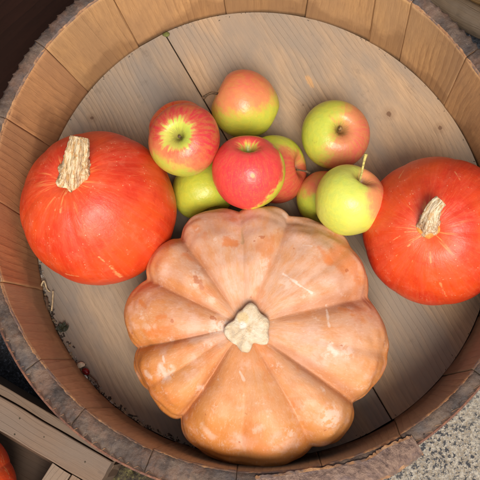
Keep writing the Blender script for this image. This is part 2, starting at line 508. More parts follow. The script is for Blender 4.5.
# ------------------------------------------------------------------ ground
GZ = -0.05
for nm, lo, hi, z, mt in (('paving_shade_tint', (-30, -30), (30, 30), GZ - .004, granite_mat('granite_shade_tint', True)),
                          ('paving_granite', (-.02, -.6), (1.2, .02), GZ, granite_mat('granite'))):
    v = [(lo[0], lo[1], z), (hi[0], lo[1], z), (hi[0], hi[1], z), (lo[0], hi[1], z)]
    tag(link(nm, mesh(nm, v, [(0, 1, 2, 3)]), mt, smooth=False), None, None, kind='structure')
# mossy soil in the joint between crate and granite
soil = []
nx, ny = 70, 40
c0 = at(150, 480, GZ)
for i in range(nx):
    for j in range(ny):
        x_ = (i / (nx - 1) - .5) * .16; y_ = (j / (ny - 1) - .5) * .09
        e = max(0, 1 - (x_ / .08) ** 2) * max(0, 1 - (y_ / .045) ** 2)
        q = Vector((x_ * 90, y_ * 90, 0))
        soil.append((c0.x + x_, c0.y + y_, GZ - .003 + e * (.010 + .008 * noise.noise(q) + .004 * noise.noise(q * 3))))
a = NT('mossy_soil'); p = a.n('TexCoord').outputs['Object']
f = a.noise(p, 170, 5, .7)
soilm = a.out(a.ramp(f, [(.35, (.012, .009, .006)), (.5, (.05, .035, .018)), (.62, (.13, .11, .035)), (.75, (.25, .19, .11))]), .9, f, .004)
tag(link('soil', mesh('soil', soil, grid_faces(nx, ny)), soilm), None, None, kind='structure')

# ------------------------------------------------------------------ the tub
H = 0.13
CF = [0.24998, 0.00196, -0.00026, -0.00026, -0.00208, 0.00125, -0.00124]
CI = [0.25988, -0.00223, 0.00184, -0.00064, -0.00385, 0.00028, -0.00094]
CO = [0.27745, -0.00231, -0.00076, -0.00114, -0.00186, 0.00203, 0.00033]


def fr(C_, th):
    r = C_[0]
    for k in range(1, 4): r += C_[2 * k - 1] * math.cos(k * th) + C_[2 * k] * math.sin(k * th)
    return r


def wall_r(th, z):
    t = z / H
    return fr(CF, th) + (fr(CI, th) - fr(CF, th)) * t


def polar(r, th, z): return Vector((r * math.cos(th), r * math.sin(th), z))


tub = empty('wooden_tub', (0, 0, GZ))
tag(tub, 'round shallow wooden tub with dark notched rim, holding the pumpkins and apples', 'tub')
T = Matrix.Translation((0, 0, -GZ))
M['rim'] = rim_mat(); M['edge'] = tan_edge_mat(); M['rust'] = rust_mat()


def tooth(th):
    """scalloped notches cut in the outer top edge, about 10 mm apart"""
    ph = th * .277 / .0103 + .9 * noise.noise(Vector((th * 5, 0, 0)))
    k = math.floor(ph); t = ph - k
    am = .55 + .7 * (noise.noise(Vector((k * 1.37, 3.3, 0))) + .5)
    return min(1.15, am) * .0046 * (smoothstep(0, .12, t) * (1 - t) ** .7 if t < .9 else .2 * (1 - t))


def ang(px, py, z):
    v_ = at(px, py, z); return math.degrees(math.atan2(v_.y, v_.x))


# (angle at the floor, angle at the rim) of every joint
J = [(ang(445, 105, 0), ang(466, 57, H)), (ang(400, 60, 0), ang(411, 3, H)), (ang(371, 38, 0), 61), (ang(305, 17, 0), 76.5),
     (ang(226, 12, 0), 98.6), (ang(138, 45, 0), ang(118, 0, H) + .5), (ang(80, 85, 0), ang(48, 50, H)), (ang(45, 145, 0), ang(8, 119, H)), (179, 178.5),
     (ang(40, 290, 0) + 360, ang(0, 282, H) + 360), (ang(72, 360, 0) + 360, ang(38, 361, H) + 360), (232, 231), (249, 248), (265, 266), (284, 283.5),
     (ang(402, 430, 0) + 360, ang(388, 424, H) + 361), (320, 321), (337, 336), (354, 354), (371, 371)]
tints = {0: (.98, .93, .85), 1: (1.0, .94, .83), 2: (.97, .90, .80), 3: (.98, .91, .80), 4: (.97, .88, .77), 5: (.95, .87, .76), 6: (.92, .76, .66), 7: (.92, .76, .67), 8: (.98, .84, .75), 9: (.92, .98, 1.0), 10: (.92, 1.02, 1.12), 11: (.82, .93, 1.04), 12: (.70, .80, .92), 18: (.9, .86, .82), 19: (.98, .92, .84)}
for s in range(len(J)):
    f0, t0 = J[s]; f1, t1 = J[(s + 1) % len(J)] if s + 1 < len(J) else (J[0][0] + 360, J[0][1] + 360)
    n = max(8, int((t1 - t0) / .32)); seed = random.uniform(0, 40)
    vs = []; uvs = []; mi = []
    zin = [-.03, 0, .012, .03, .05, .07, .09, .11, .122, H - .0022]
    cw = random.uniform(-.0006, .0006); tilt = random.uniform(-.0009, .0009)
    for i in range(n + 1):
        t = i / n
        a0 = math.radians(f0 + (f1 - f0) * t); a1 = math.radians(t0 + (t1 - t0) * t)
        gap = .00022 / .26 * (1 if i == 0 else -1 if i == n else 0)
        rows = []
        for z in zin:
            k = max(0, z) / H; th = a0 + (a1 - a0) * k + gap
            r = wall_r(th, max(z, 0)) + cw + tilt * (t - .5) * 2 + (.0005 if i in (0, n) else 0)
            r += .0007 * noise.noise(Vector((th * 12, z * 40, seed)))
            rows.append((polar(r, th, z), z, 0))
        th = a1 + gap; ri = fr(CI, th) + cw + tilt * (t - .5) * 2; ro_ = fr(CO, th)
        nz = lambda q, e: .0011 * noise.noise(Vector((th * 60, q * 90, seed))) + .0008 * noise.noise(Vector((th * 200, q * 200, seed))) - (.0005 if i in (0, n) else 0)
        wob = .0011 * noise.noise(Vector((th * 45, 5, seed))) + .0006 * noise.noise(Vector((th * 140, 8, seed)))
        rows.append((polar(ri + .0016 + wob, th, H - .0004), H + .0016, 1))
        w_ = ro_ - ri
        for q in (.25, .45, .62, .78):
            rows.append((polar(ri + w_ * q, th, H + nz(q, 0) + .0006), H + w_ * q, 2))
        tt = tooth(th)
        rows.append((polar(ro_ - .0012 - tt, th, H - .0006 + nz(.9, 0)), H + w_ * .92, 2))
        rows.append((polar(ro_ - .0003 - tt, th, H - .0022), H + w_, 2))
        rows.append((polar(ro_ - tt * .9, th, H - .0065), H + w_ + .004, 1))
        back = .0048 * smoothstep(-.35, .1, math.sin(th))
        rows.append((polar(ro_ - .0002 - back, th, H - .0085), H + w_ + .006, 2))
        rows.append((polar(ro_ - .005 - back, th, .02), H + w_ + .08, 2))
        rows.append((polar(ro_ - .010, th, GZ + .001), H + w_ + .15, 2))
        rows.append((polar(wall_r(th, 0), th, GZ + .001), H + w_ + .17, 2))
        for P_, u_, _m in rows:
            vs.append(T @ P_); uvs.append((u_ + seed, a1 * .26 + seed))
        mrow = [r_[2] for r_ in rows]
    nr = len(rows); fs = []
    for i in range(n):
        for j in range(nr):
            a_ = i * nr + j; b_ = i * nr + (j + 1) % nr
            fs.append((a_, b_, b_ + nr, a_ + nr)); mi.append(mrow[(j + 1) % nr] if j + 1 < nr else 0)
    fs.append(tuple(reversed(range(nr)))); mi.append(0)
    fs.append(tuple(n * nr + j for j in range(nr))); mi.append(0)
    me = mesh('stave', vs, fs, uvs, mi)
    bm = bmesh.new(); bm.from_mesh(me); bmesh.ops.recalc_face_normals(bm, faces=bm.faces); bm.to_mesh(me); bm.free()
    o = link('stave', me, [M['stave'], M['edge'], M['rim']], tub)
    for pl in me.polygons:
        if len(pl.vertices) > 4: pl.use_smooth = False
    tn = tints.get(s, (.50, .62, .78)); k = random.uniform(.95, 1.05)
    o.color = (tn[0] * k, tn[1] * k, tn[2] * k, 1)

# iron hoop just under the rim
vs = []; nh = 360
for i in range(nh):
    th = 2 * PI * i / nh
    r = fr(CO, th) + .0006 - .0048 * smoothstep(-.35, .1, math.sin(th)) + .0016 * smoothstep(.2, -.6, math.sin(th))
    for dr, z in ((-.003, H - .045), (0, H - .045), (0, H - .0095), (-.0018, H - .0092), (-.003, H - .0098)):
        vs.append(T @ polar(r + dr, th, z + .0006 * noise.noise(Vector((th * 7, 0, 0)))))
fs = [(i * 5 + j, ((i + 1) % nh) * 5 + j, ((i + 1) % nh) * 5 + (j + 1) % 5, i * 5 + (j + 1) % 5) for i in range(nh) for j in range(5)]
link('iron_hoop', mesh('iron_hoop', vs, fs), M['rust'], tub, False)

# floor boards, joint running from upper left to lower right
j0 = at(165, 34, 0); j1 = at(392, 420, 0); jd = (j1 - j0).normalized(); jn = Vector((jd.y, -jd.x, 0))  # jn points to lower left
c_off = j0.dot(jn)


def board(side, seed, knots, col, nm='floor_board'):
    vs = []; uvs = []; N = 260; o2 = j0.dot(jd)
    def tmax(p_):                                   # distance from the joint to the round edge
        lo, hi = 0, .6
        for _ in range(24):
            m_ = (lo + hi) / 2; q_ = p_ + jn * side * m_
            if math.hypot(q_.x, q_.y) < fr(CF, math.atan2(q_.y, q_.x)) - .0006: lo = m_
            else: hi = m_
        return lo
    P00 = j0 - jd * .6; ss_ = [P00 + jd * (k * .0002) for k in range(6000)]
    ss_ = [q_ for q_ in ss_ if math.hypot(q_.x, q_.y) < fr(CF, math.atan2(q_.y, q_.x)) - .0008]
    a0, a1 = ss_[0], ss_[-1]
    for i in range(N):
        t = .5 - .5 * math.cos(PI * i / (N - 1)); q_ = a0.lerp(a1, t); tm = max(.0013, tmax(q_))
        rows = [(.0006, -.015), (.0006, -.0006), (.0011, 0)] + [(.0011 + (tm - .0012) * k / 12, 0) for k in range(1, 13)] + [(tm, -.015)]
        for w_, z in rows:
            v = q_ + jn * side * w_; v.z = z
            vs.append(T @ v); uvs.append((v.dot(jd) + seed, v.dot(jn) + z + seed * .3))
    me = mesh(nm, vs, grid_faces(N, 16), uvs)
    bm = bmesh.new(); bm.from_mesh(me); bmesh.ops.recalc_face_normals(bm, faces=bm.faces)
    if sum(f_.normal.z * f_.calc_area() for f_ in bm.faces) < 0: bmesh.ops.reverse_faces(bm, faces=bm.faces)
    bm.to_mesh(me); bm.free()
    kn = [(at(px, py, 0).dot(jd) + seed, at(px, py, 0).dot(jn) + seed * .3, kr) for px, py, kr in knots]
    sm = [(at(310, 82, 0).dot(jd) + seed, at(310, 82, 0).dot(jn) + seed * .3, .011, .004, (.52, .30, .12), .6)] if side < 0 else []
    m = wood('floor_board_wood', (.39, .285, .185), (.11, .075, .048), (.22, .195, .168), smears=sm, ring=165, fib=1300, ringamt=.50, greyamt=.85, warp=.008, stainamt=.5, knots=kn, rough=.72, stain=(.12, .09, .07), fibamt=.36)
    o = link(nm, me, m, tub, False); o.color = (*col, 1)
    return o


board(-1, 3.1, [(389, 114, .0080), (440, 128, .0070), (303, 105, .0018)], (1.14, 1.05, .96))
board(1, 7.7, [(118, 52, .002), (92, 118, .006)], (.88, .87, .87))

# overlapping end of a wooden hoop nailed onto the lower right rim
pin = [(255, 477), (300, 471), (360, 461), (385, 447), (412, 436)]
pout = [(262, 508), (318, 500), (380, 481), (402, 470), (424, 454)]
zi = H + .004
cin = catmull([tuple(at(*p_, zi)) for p_ in pin], 40); cout = catmull([tuple(at(*p_, zi)) for p_ in pout], 40)
vs = []; uvs = []; n = len(cin); mi = []
for i in range(n):
    A = Vector(cin[i]); B = Vector(cout[i]); d = B - A; L = i * .0011
    th_ = math.atan2(A.y, A.x)
    e0 = .0014 * abs(math.sin(i * .30 + 4 * noise.noise(Vector((i * .05, 0, 0))))) + .0008 * noise.noise(Vector((i * .3, 2, 0)))
    e1 = .0010 * abs(math.sin(i * .30 + 3 * noise.noise(Vector((i * .04, 7, 0))))) + .0012 * noise.noise(Vector((i * .25, 9, 0)))
    sk = .002 * noise.noise(Vector((3, i * .9, 0))) if i == n - 1 else 0
    du = d.normalized()
    for q, z in ((0, -.0062), (.0, -.001), (.06, 0), (.3, .0012), (.5, .0014), (.7, .0004), (.88, -.002), (1, -.006), (1.0, -.02), (.55, -.02)):
        P_ = A + d * q + du * (-e0 if q == 0 else e1 * q) + Vector((0, 0, z + .0009 * noise.noise(Vector((i * .12, q * 6, 4)))))
        vs.append(T @ P_); uvs.append((L + 50, q * .03))
nr = 10; fs = []
for i in range(n - 1):
    for j in range(nr):
        fs.append((i * nr + j, i * nr + (j + 1) % nr, (i + 1) * nr + (j + 1) % nr, (i + 1) * nr + j)); mi.append(1 if j in (0, 1, 6) else 0)
fs.append(tuple(reversed(range(nr)))); mi.append(2); fs.append(tuple((n - 1) * nr + j for j in range(nr))); mi.append(2)
me = mesh('wooden_hoop_end', vs, fs, uvs, mi)
bm = bmesh.new(); bm.from_mesh(me); bmesh.ops.recalc_face_normals(bm, faces=bm.faces); bm.to_mesh(me); bm.free()
a = NT('cracked_hoop_wood'); p = a.n('TexCoord').outputs['Object']; uv = a.n('UVMap').outputs[0]; u, v, _ = a.sep(uv)
f = a.noise(a.comb(u, a.math('MULTIPLY', v, .6), 0), 130, 6, .7); f2 = a.noise(p, 45, 4, .6); f3 = a.noise(p, 260, 4, .7)
c = a.ramp(f, [(.3, (.06, .036, .03)), (.45, (.16, .095, .07)), (.58, (.27, .17, .12)), (.75, (.40, .28, .20))])
c = a.mix(a.ss(f2, .48, .66, 0, .6), c, (.17, .12, .12)); c = a.mix(a.ss(f3, .58, .7, 0, .6), c, (.05, .035, .03))
hm = a.out(c, .65, a.math('ADD', f, f3), .0022)
link('wooden_hoop_end', me, [hm, M['edge'], plain('cut_end_wood', (.42, .30, .20), .8, 120)], tub, False)

# ------------------------------------------------------------------ big ribbed pumpkin
PR_TOP = .118
ZE = .066
top_c = at(246, 328, PR_TOP - .012)
eq_c = at(256, 338, ZE)
# silhouette read as (pixel, notch depth) : furrows and lobe crests in turn
SIL = [((240, 213), .4), ((265, 208), 0), ((289, 216), .6), ((343, 238), 0), ((375, 294), 1.), ((387, 348), 0), ((358, 406), 1.), ((340, 437), 0), ((312, 446), .62),
       ((280, 464), 0), ((240, 465), .2), ((203, 455), 0), ((177, 422), 1.), ((163, 405), 0), ((147, 390), .2), ((134, 372), 0), ((135, 350), .8), ((127, 316), 0), ((143, 277), .8),
       ((152, 252), 0), ((176, 234), .8), ((207, 213), 0)]
pts = []
for (px, py), dep in SIL:
    v = at(px, py, ZE) - eq_c
    pts.append((math.atan2(v.y, v.x), math.hypot(v.x, v.y), dep))
pts.sort(key=lambda t: t[0])
crests = [t for t in pts if t[2] == 0]; notches = [t for t in pts if t[2] > 0]


def smooth_r(th):
    """radius of the smooth envelope through the lobe crests"""
    sw = sr = 0
    for t in crests:
        d = (th - t[0] + PI) % (2 * PI) - PI; w_ = math.exp(-(d / .38) ** 2); sw += w_; sr += w_ * (t[1] + .0005)
    return sr / sw


NI = sorted(notches, key=lambda t: t[0])


def lobes(th, pw=.5):
    """0 on crests .. 1 in a furrow, and notch strength"""
    for i in range(len(NI)):
        a_ = NI[i][0]; b_ = NI[(i + 1) % len(NI)][0] + (2 * PI if i + 1 == len(NI) else 0)
        t = th if th >= a_ else th + 2 * PI
        if a_ <= t < b_:
            x = (t - a_) / (b_ - a_)
            s = math.sqrt(math.sin(PI * x) ** 2 + .012) - .05
            w_ = NI[i][2] * (1 - x) + NI[(i + 1) % len(NI)][2] * x if .0 < x < 1 else NI[i][2]
            # each side keeps its own furrow depth
            wl = NI[i][2]; wr = NI[(i + 1) % len(NI)][2]
            w_ = wl if x < .5 else wr
            w_ = wl + (wr - wl) * smoothstep(.3, .7, x)
            width = (b_ - a_) / .5
            return (1 - s ** pw) * w_ * min(1.0, width ** .5), w_
    return 0, 0


NT_, NS = 440, 130
prof = catmull([(0.0, .86), (.08, .865), (.17, .90), (.30, .955), (.45, .995), (.60, .985), (.74, .90), (.87, .70), (.96, .42), (1.0, .08), (.985, -.28), (.92, -.60), (.78, -.86), (.58, -.99), (.35, -.98), (.15, -.90), (0, -.88)], 9)
HT = PR_TOP - ZE; HB = ZE - .0005
vs = []; gr = []
for i in range(NT_):
    th = -PI + 2 * PI * i / NT_
    fold = .35 * math.exp(-((th - math.radians(43)) / .05) ** 2) + .3 * math.exp(-((th + math.radians(8)) / .05) ** 2) + .2 * math.exp(-((th + math.radians(108)) / .05) ** 2)
    R = smooth_r(th)
    for j, (ra, za) in enumerate(prof):
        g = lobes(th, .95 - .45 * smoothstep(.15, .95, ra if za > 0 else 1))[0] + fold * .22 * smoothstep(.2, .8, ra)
        depth = .134 * smoothstep(.25, 1.0, ra) ** 1.2 + .004
        rr_ = R * ra * (1 - g * depth)
        zz = ZE + (za * HT if za > 0 else za * HB)
        if za > 0: zz -= g * (.020 * smoothstep(.05, .85, ra)) * smoothstep(0, .75, za)
        k = 1 - smoothstep(0, .75, ra) if za > 0 else 0
        c = eq_c.lerp(top_c, k)
        q = Vector((math.cos(th) * ra * 2.2, math.sin(th) * ra * 2.2, za * 1.5))
        nb = noise.noise(q * 1.4) * .004 + noise.noise(q * 4) * .0012
        vs.append((c.x + math.cos(th) * (rr_ + nb * ra), c.y + math.sin(th) * (rr_ + nb * ra), zz + nb * .8))
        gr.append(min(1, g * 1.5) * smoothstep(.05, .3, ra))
fs = grid_faces(NT_, len(prof), True)
C0 = Vector((top_c.x, top_c.y, ZE))
vs = [Vector(v) - C0 for v in vs]
me = mesh('skin', vs, fs)
ga = me.attributes.new('groove', 'FLOAT', 'POINT')
for i, g in enumerate(gr): ga.data[i].value = g
from mathutils.bvhtree import BVHTree
bvh = BVHTree.FromPolygons(vs, fs)


def ray_hit(tree, px, py, origin, quat=None):
    """where the sight line meets a skin, in the skin's own space"""
    d = CAM_ROT @ Vector(((px - 240) / FPX, -(py - 240) / FPX, -1)); o_ = CAM_LOC - Vector(origin)
    if quat: d = quat.inverted() @ d; o_ = quat.inverted() @ o_
    h = tree.ray_cast(o_, d.normalized())[0]
    return h if h is not None else tree.find_nearest(o_ + d * 1.02)[0]


SCURF = []
for px, py, z, rad, am in ((220, 326, .103, .014, .95), (332, 417, .08, .017, .75), (150, 330, .08, .012, .35), (346, 352, .095, .011, .7), (195, 278, .105, .011, .6), (165, 372, .09, .013, .7), (285, 283, .112, .008, .6), (303, 412, .09, .02, .25)):
    v = ray_hit(bvh, px, py, C0); SCURF.append((tuple(v), rad, am))
WH = (.74, .56, .45); OR = (.60, .17, .035); RB = (.42, .13, .05); TN = (.42, .26, .13)
BIGMARKS = [[ray_hit(bvh, x0, y0, C0), ray_hit(bvh, x1, y1, C0), wd, col_, am] for x0, y0, x1, y1, wd, col_, am in
            ((283, 274, 296, 282, .0014, WH, .85), (296, 283, 312, 293, .0010, WH, .7), (326, 305, 329, 326, .0014, WH, .6), (242, 221, 243, 243, .0022, TN, .7), (150, 333, 172, 329, .0075, OR, .75),
             (158, 318, 166, 316, .003, OR, .7), (226, 241, 234, 244, .0050, OR, .75), (186, 255, 190, 259, .004, OR, .6), (195, 277, 197, 282, .0018, RB, .8), (200, 282, 202, 287, .0018, RB, .7),
             (175, 343, 188, 341, .0030, RB, .6), (160, 366, 166, 378, .003, WH, .65), (163, 356, 164, 362, .0015, WH, .7), (146, 372, 149, 376, .0035, WH, .5), (331, 349, 336, 353, .0055, WH, .8),
             (140, 300, 147, 310, .003, OR, .5), (318, 247, 330, 262, .004, OR, .55), (340, 308, 352, 312, .005, OR, .5), (303, 245, 312, 246, .001, WH, .6), (240, 372, 244, 380, .0012, WH, .5),
             (210, 300, 214, 302, .003, WH, .4), (260, 260, 262, 280, .0012, WH, .35), (205, 430, 212, 436, .005, WH, .35), (255, 430, 262, 426, .004, WH, .35), (386, 325, 384, 345, .001, RB, .6))]
bm = bmesh.new(); bm.from_mesh(me); bmesh.ops.remove_doubles(bm, verts=bm.verts, dist=.00002); bmesh.ops.recalc_face_normals(bm, faces=bm.faces); bm.to_mesh(me); bm.free()
big = empty('ribbed_pumpkin', C0 - Vector((0, 0, ZE)))
tag(big, 'large pale orange deeply ribbed pumpkin with a star-shaped cut stem', 'pumpkin')
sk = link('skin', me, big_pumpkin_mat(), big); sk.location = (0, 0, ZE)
# corky star stem
zs = .1215
star = [(252, 303), (261, 312), (269, 321), (268.5, 331), (267, 342.5), (254, 344.5), (247.5, 352), (243, 351.5), (235.5, 345.5), (223.5, 332), (232, 318), (240, 309)]
sc = at(246, 327, zs)
sp_ = [(at(px, py, zs) - sc) for px, py in star]
ang_r = sorted((math.atan2(v.y, v.x), v.length) for v in sp_)


def star_r(th):
    n = len(ang_r)
    for i in range(n):
        a0, r0 = ang_r[i]; a1, r1 = ang_r[(i + 1) % n]
        if i + 1 == n: a1 += 2 * PI
        t = th if th >= a0 else th + 2 * PI
        if a0 <= t <= a1: return (lambda r_: .0222 + (r_ - .0222) * 1.35)(r0 + (r1 - r0) * smoothstep(0, 1, (t - a0) / (a1 - a0)))
    return ang_r[0][1]


vs = []; uvs = []; ns = 120
lev = [(.0, .0005), (.12, .0012), (.3, .0016), (.5, .0008), (.7, .0008), (.86, .0006), (.95, -.0004), (1.0, -.0022), (.97, -.006), (.93, -.010), (1.02, -.016), (1.25, -.022)]
for i in range(ns):
    th = -PI + 2 * PI * i / ns
    R = star_r(th)
    for ra, z in lev:
        q = Vector((math.cos(th) * ra * 3, math.sin(th) * ra * 3, z * 100))
        vs.append((math.cos(th) * R * ra, math.sin(th) * R * ra, z + .0011 * noise.noise(q) * min(1, ra * 3) + .0006 * noise.noise(q * 3) * min(1, ra * 3) + (.0006 if ra < .99 else 0)))
        uvs.append((R * ra * math.cos(th), R * ra * math.sin(th)))
me = mesh('stem', vs, grid_faces(ns, len(lev), True), uvs)
bm = bmesh.new(); bm.from_mesh(me); bmesh.ops.remove_doubles(bm, verts=bm.verts, dist=.00005); bmesh.ops.recalc_face_normals(bm, faces=bm.faces); bm.to_mesh(me); bm.free()
a = NT('corky_cut_stem'); p = a.n('TexCoord').outputs['Object']
n1 = a.noise(p, 110, 5, .6); n2 = a.noise(p, 480, 4, .7)
c = a.mix(a.ss(n1, .38, .62), (.62, .46, .29), (.72, .60, .44))
c = a.mix(a.ss(n1, .44, .36, 0, .4), c, (.44, .36, .29))
d = a.vmath('DISTANCE', p, tuple(at(243.5, 318.5, zs) - sc)); d = a.math('ADD', d, a.math('MULTIPLY', n1, .004))
c = a.mix(a.ss(d, .0095, .0070, 0, .8), c, (.70, .50, .25))
d = a.vmath('DISTANCE', p, tuple(at(243, 325, zs) - sc)); d = a.math('ADD', d, a.math('MULTIPLY', n1, .004))
c = a.mix(a.ss(d, .0070, .0045, 0, .8), c, (.76, .71, .63))
d = a.vmath('DISTANCE', p, tuple(at(249, 331, zs) - sc)); d = a.math('ADD', d, a.math('MULTIPLY', n1, .006))
c = a.mix(a.ss(d, .0085, .004, 0, .8), c, (.56, .31, .10))
c = a.mix(a.ss(a.sep(p)[2], -.001, -.004), c, (.22, .13, .06))  # outline shading painted into the colour of the stem's sides
st = link('stem', me, a.out(c, .85, a.math('ADD', n1, n2), .001, 1, .2), big)
st.location = sc - (C0 - Vector((0, 0, ZE)))


# ------------------------------------------------------------------ red pumpkins
def red_pumpkin(c, R, Hh, axis, label, mat, lobes_n=10, lob=.012, seed=0, stem=None, stemmat=None, squash=(1, 1), teardrop=.1, stem_seg=None, group='round red-orange pumpkins'):
    root = empty('red_pumpkin', Vector(c))
    tag(root, label, 'pumpkin', group)
    prof_ = catmull([(.0, .925), (.09, .94), (.2, .965), (.36, .955), (.55, .87), (.74, .69), (.89, .44), (.98, .14), (.995, -.14), (.94, -.42), (.80, -.68), (.6, -.86), (.36, -.955), (.15, -.96), (0, -.95)], 9)
    n = 200; vs = []
    for i in range(n):
        th = 2 * PI * i / n
        for ra, za in prof_:
            x = math.cos(th) * ra; y = math.sin(th) * ra
            l_ = (abs(math.cos(lobes_n * th / 2 + seed)) ** .7 - .6) * lob * smoothstep(.05, .8, ra) * (1.5 + noise.noise(Vector((x, y, seed))))
            q = Vector((x * 1.3, y * 1.3, za * 1.3 + seed * 5))
            nb = 1 + l_ + .022 * noise.noise(q) + .006 * noise.noise(q * 3.1)
            td = 1 - teardrop * max(0, za) ** 2
            vs.append((x * R * nb * td * squash[0], y * R * nb * td * squash[1], za * Hh * (nb - l_ * .3)))
    me = mesh('skin', vs, grid_faces(n, len(prof_), True))
    bm = bmesh.new(); bm.from_mesh(me); bmesh.ops.remove_doubles(bm, verts=bm.verts, dist=.00002); bmesh.ops.recalc_face_normals(bm, faces=bm.faces); bm.to_mesh(me); bm.free()
    q = Vector(axis).normalized().to_track_quat('Z', 'Y')
    tree = BVHTree.FromPolygons([v.co for v in me.vertices], [tuple(f_.vertices) for f_ in me.polygons])
    sc_ = [(ray_hit(tree, x0, y0, c, q), ray_hit(tree, x1, y1, c, q), wd, am) for x0, y0, x1, y1, wd, am in mat[1]]
    s = link('skin', me, red_pumpkin_mat('red_skin', mat[0], sc_), root)
    s.rotation_mode = 'QUATERNION'; s.rotation_quaternion = q
    if stem:
        path = [Vector(p_) - Vector(c) for p_ in stem[0]]; pp = catmull([tuple(v_) + (r_,) for v_, r_ in zip(path, stem[1])], 14)
        sweep_obj('stem', stemmat, root, [x_[:3] for x_ in pp], [x_[3] for x_ in pp], nseg=56, rough=.10, lobes=6, lobe=.09, seed=seed, capdome=.05, **(stem_seg or {}))
    return root


def surf_local(c, axis, pts_):
    """photo pixels -> points in the skin's own space, at given height"""
    q = Vector(axis).normalized().to_track_quat('Z', 'Y').inverted()
    return [tuple(q @ (at(px, py, z) - Vector(c))) for px, py, z in pts_]


c1 = at(97, 207, .074); ax1 = camdir(-.30, .36, 1)
print('c1', c1)
base1 = Vector(c1) + ax1 * .068
red_pumpkin(c1, .0805, .0755, ax1, 'round red-orange pumpkin with a thick tan corky stem, at the left wall of the tub',
            ((0, 0, 0), [(99, 257, 112, 268, .0009, .7), (110, 266, 121, 277, .0020, .8), (150, 186, 172, 198, .0008, .7), (68, 190, 60, 212, .0011, .6), (66, 193, 55, 210, .0007, .5), (66, 274, 76, 284, .0011, .6), (155, 243, 148, 247, .0006, .5), (118, 190, 150, 188, .0005, .3)]), 10, .009, 1.3,
            ([at(76, 174, .142), at(75.5, 169, .152), at(76, 160, .161), at(78, 149, .166), at(79.8, 137.5, .168)],
             [.0195, .0150, .0132, .0120, .0100]), stem_mat('corky_stem', (.78, .61, .39), (.54, .35, .16), (.14, .085, .05)), squash=(1.0, 1.0), teardrop=.05, stem_seg={'flat': .85})
c2 = at(437, 231, .070); ax2 = camdir(-.30, .0, 1)
base2 = Vector(c2) + ax2 * .064
red_pumpkin(c2, .0765, .070, ax2, 'round red-orange pumpkin with a narrow pale curved stem, at the right wall of the tub',
            ((4, 2, 7), [(423, 234, 408, 246, .0008, .8), (420, 236, 396, 256, .0007, .6), (421, 231, 405, 232, .0006, .7), (424, 237, 412, 262, .0005, .5), (430, 252, 431, 262, .0009, .5), (404, 170, 399, 178, .0008, .6), (455, 172, 460, 180, .0009, .5), (440, 283, 446, 296, .0013, .6), (393, 240, 400, 236, .0006, .5)]), 9, .012, 4.1,
            ([at(428.5, 225.5, .128), at(429, 222, .142), at(430.5, 217, .152), at(434, 208, .160), at(441, 200.5, .162)],
             [.0125, .0092, .0084, .0072, .0060]), stem_mat('pale_stem', (.80, .66, .46), (.56, .40, .22), (.20, .13, .08)), teardrop=.04)
# yellow collar at the right stem's foot
vs, f_, u_ = sweep([at(428.6, 226.5, .1285), at(428.8, 225.5, .136)], [.0132, .0100], nseg=40, rough=.06, lobes=5, lobe=.06)
col = link('stem_collar', mesh('stem_collar', [Vector(v) - Vector(c2) for v in vs], f_, u_), plain('collar', (.74, .30, .06), .6, 200, .3))
col.parent = bpy.data.objects['red_pumpkin.001']

# ------------------------------------------------------------------ apples
APROF = catmull([(0.0, .50), (.03, .505), (.07, .56), (.14, .70), (.24, .83), (.36, .905), (.50, .905), (.69, .80), (.86, .61), (.965, .36), (1.0, .09), (.985, -.18), (.90, -.46), (.75, -.71), (.56, -.87), (.40, -.93),
                 (.28, -.93), (.17, -.86), (.09, -.79), (0, -.76)], 7)
apples = []


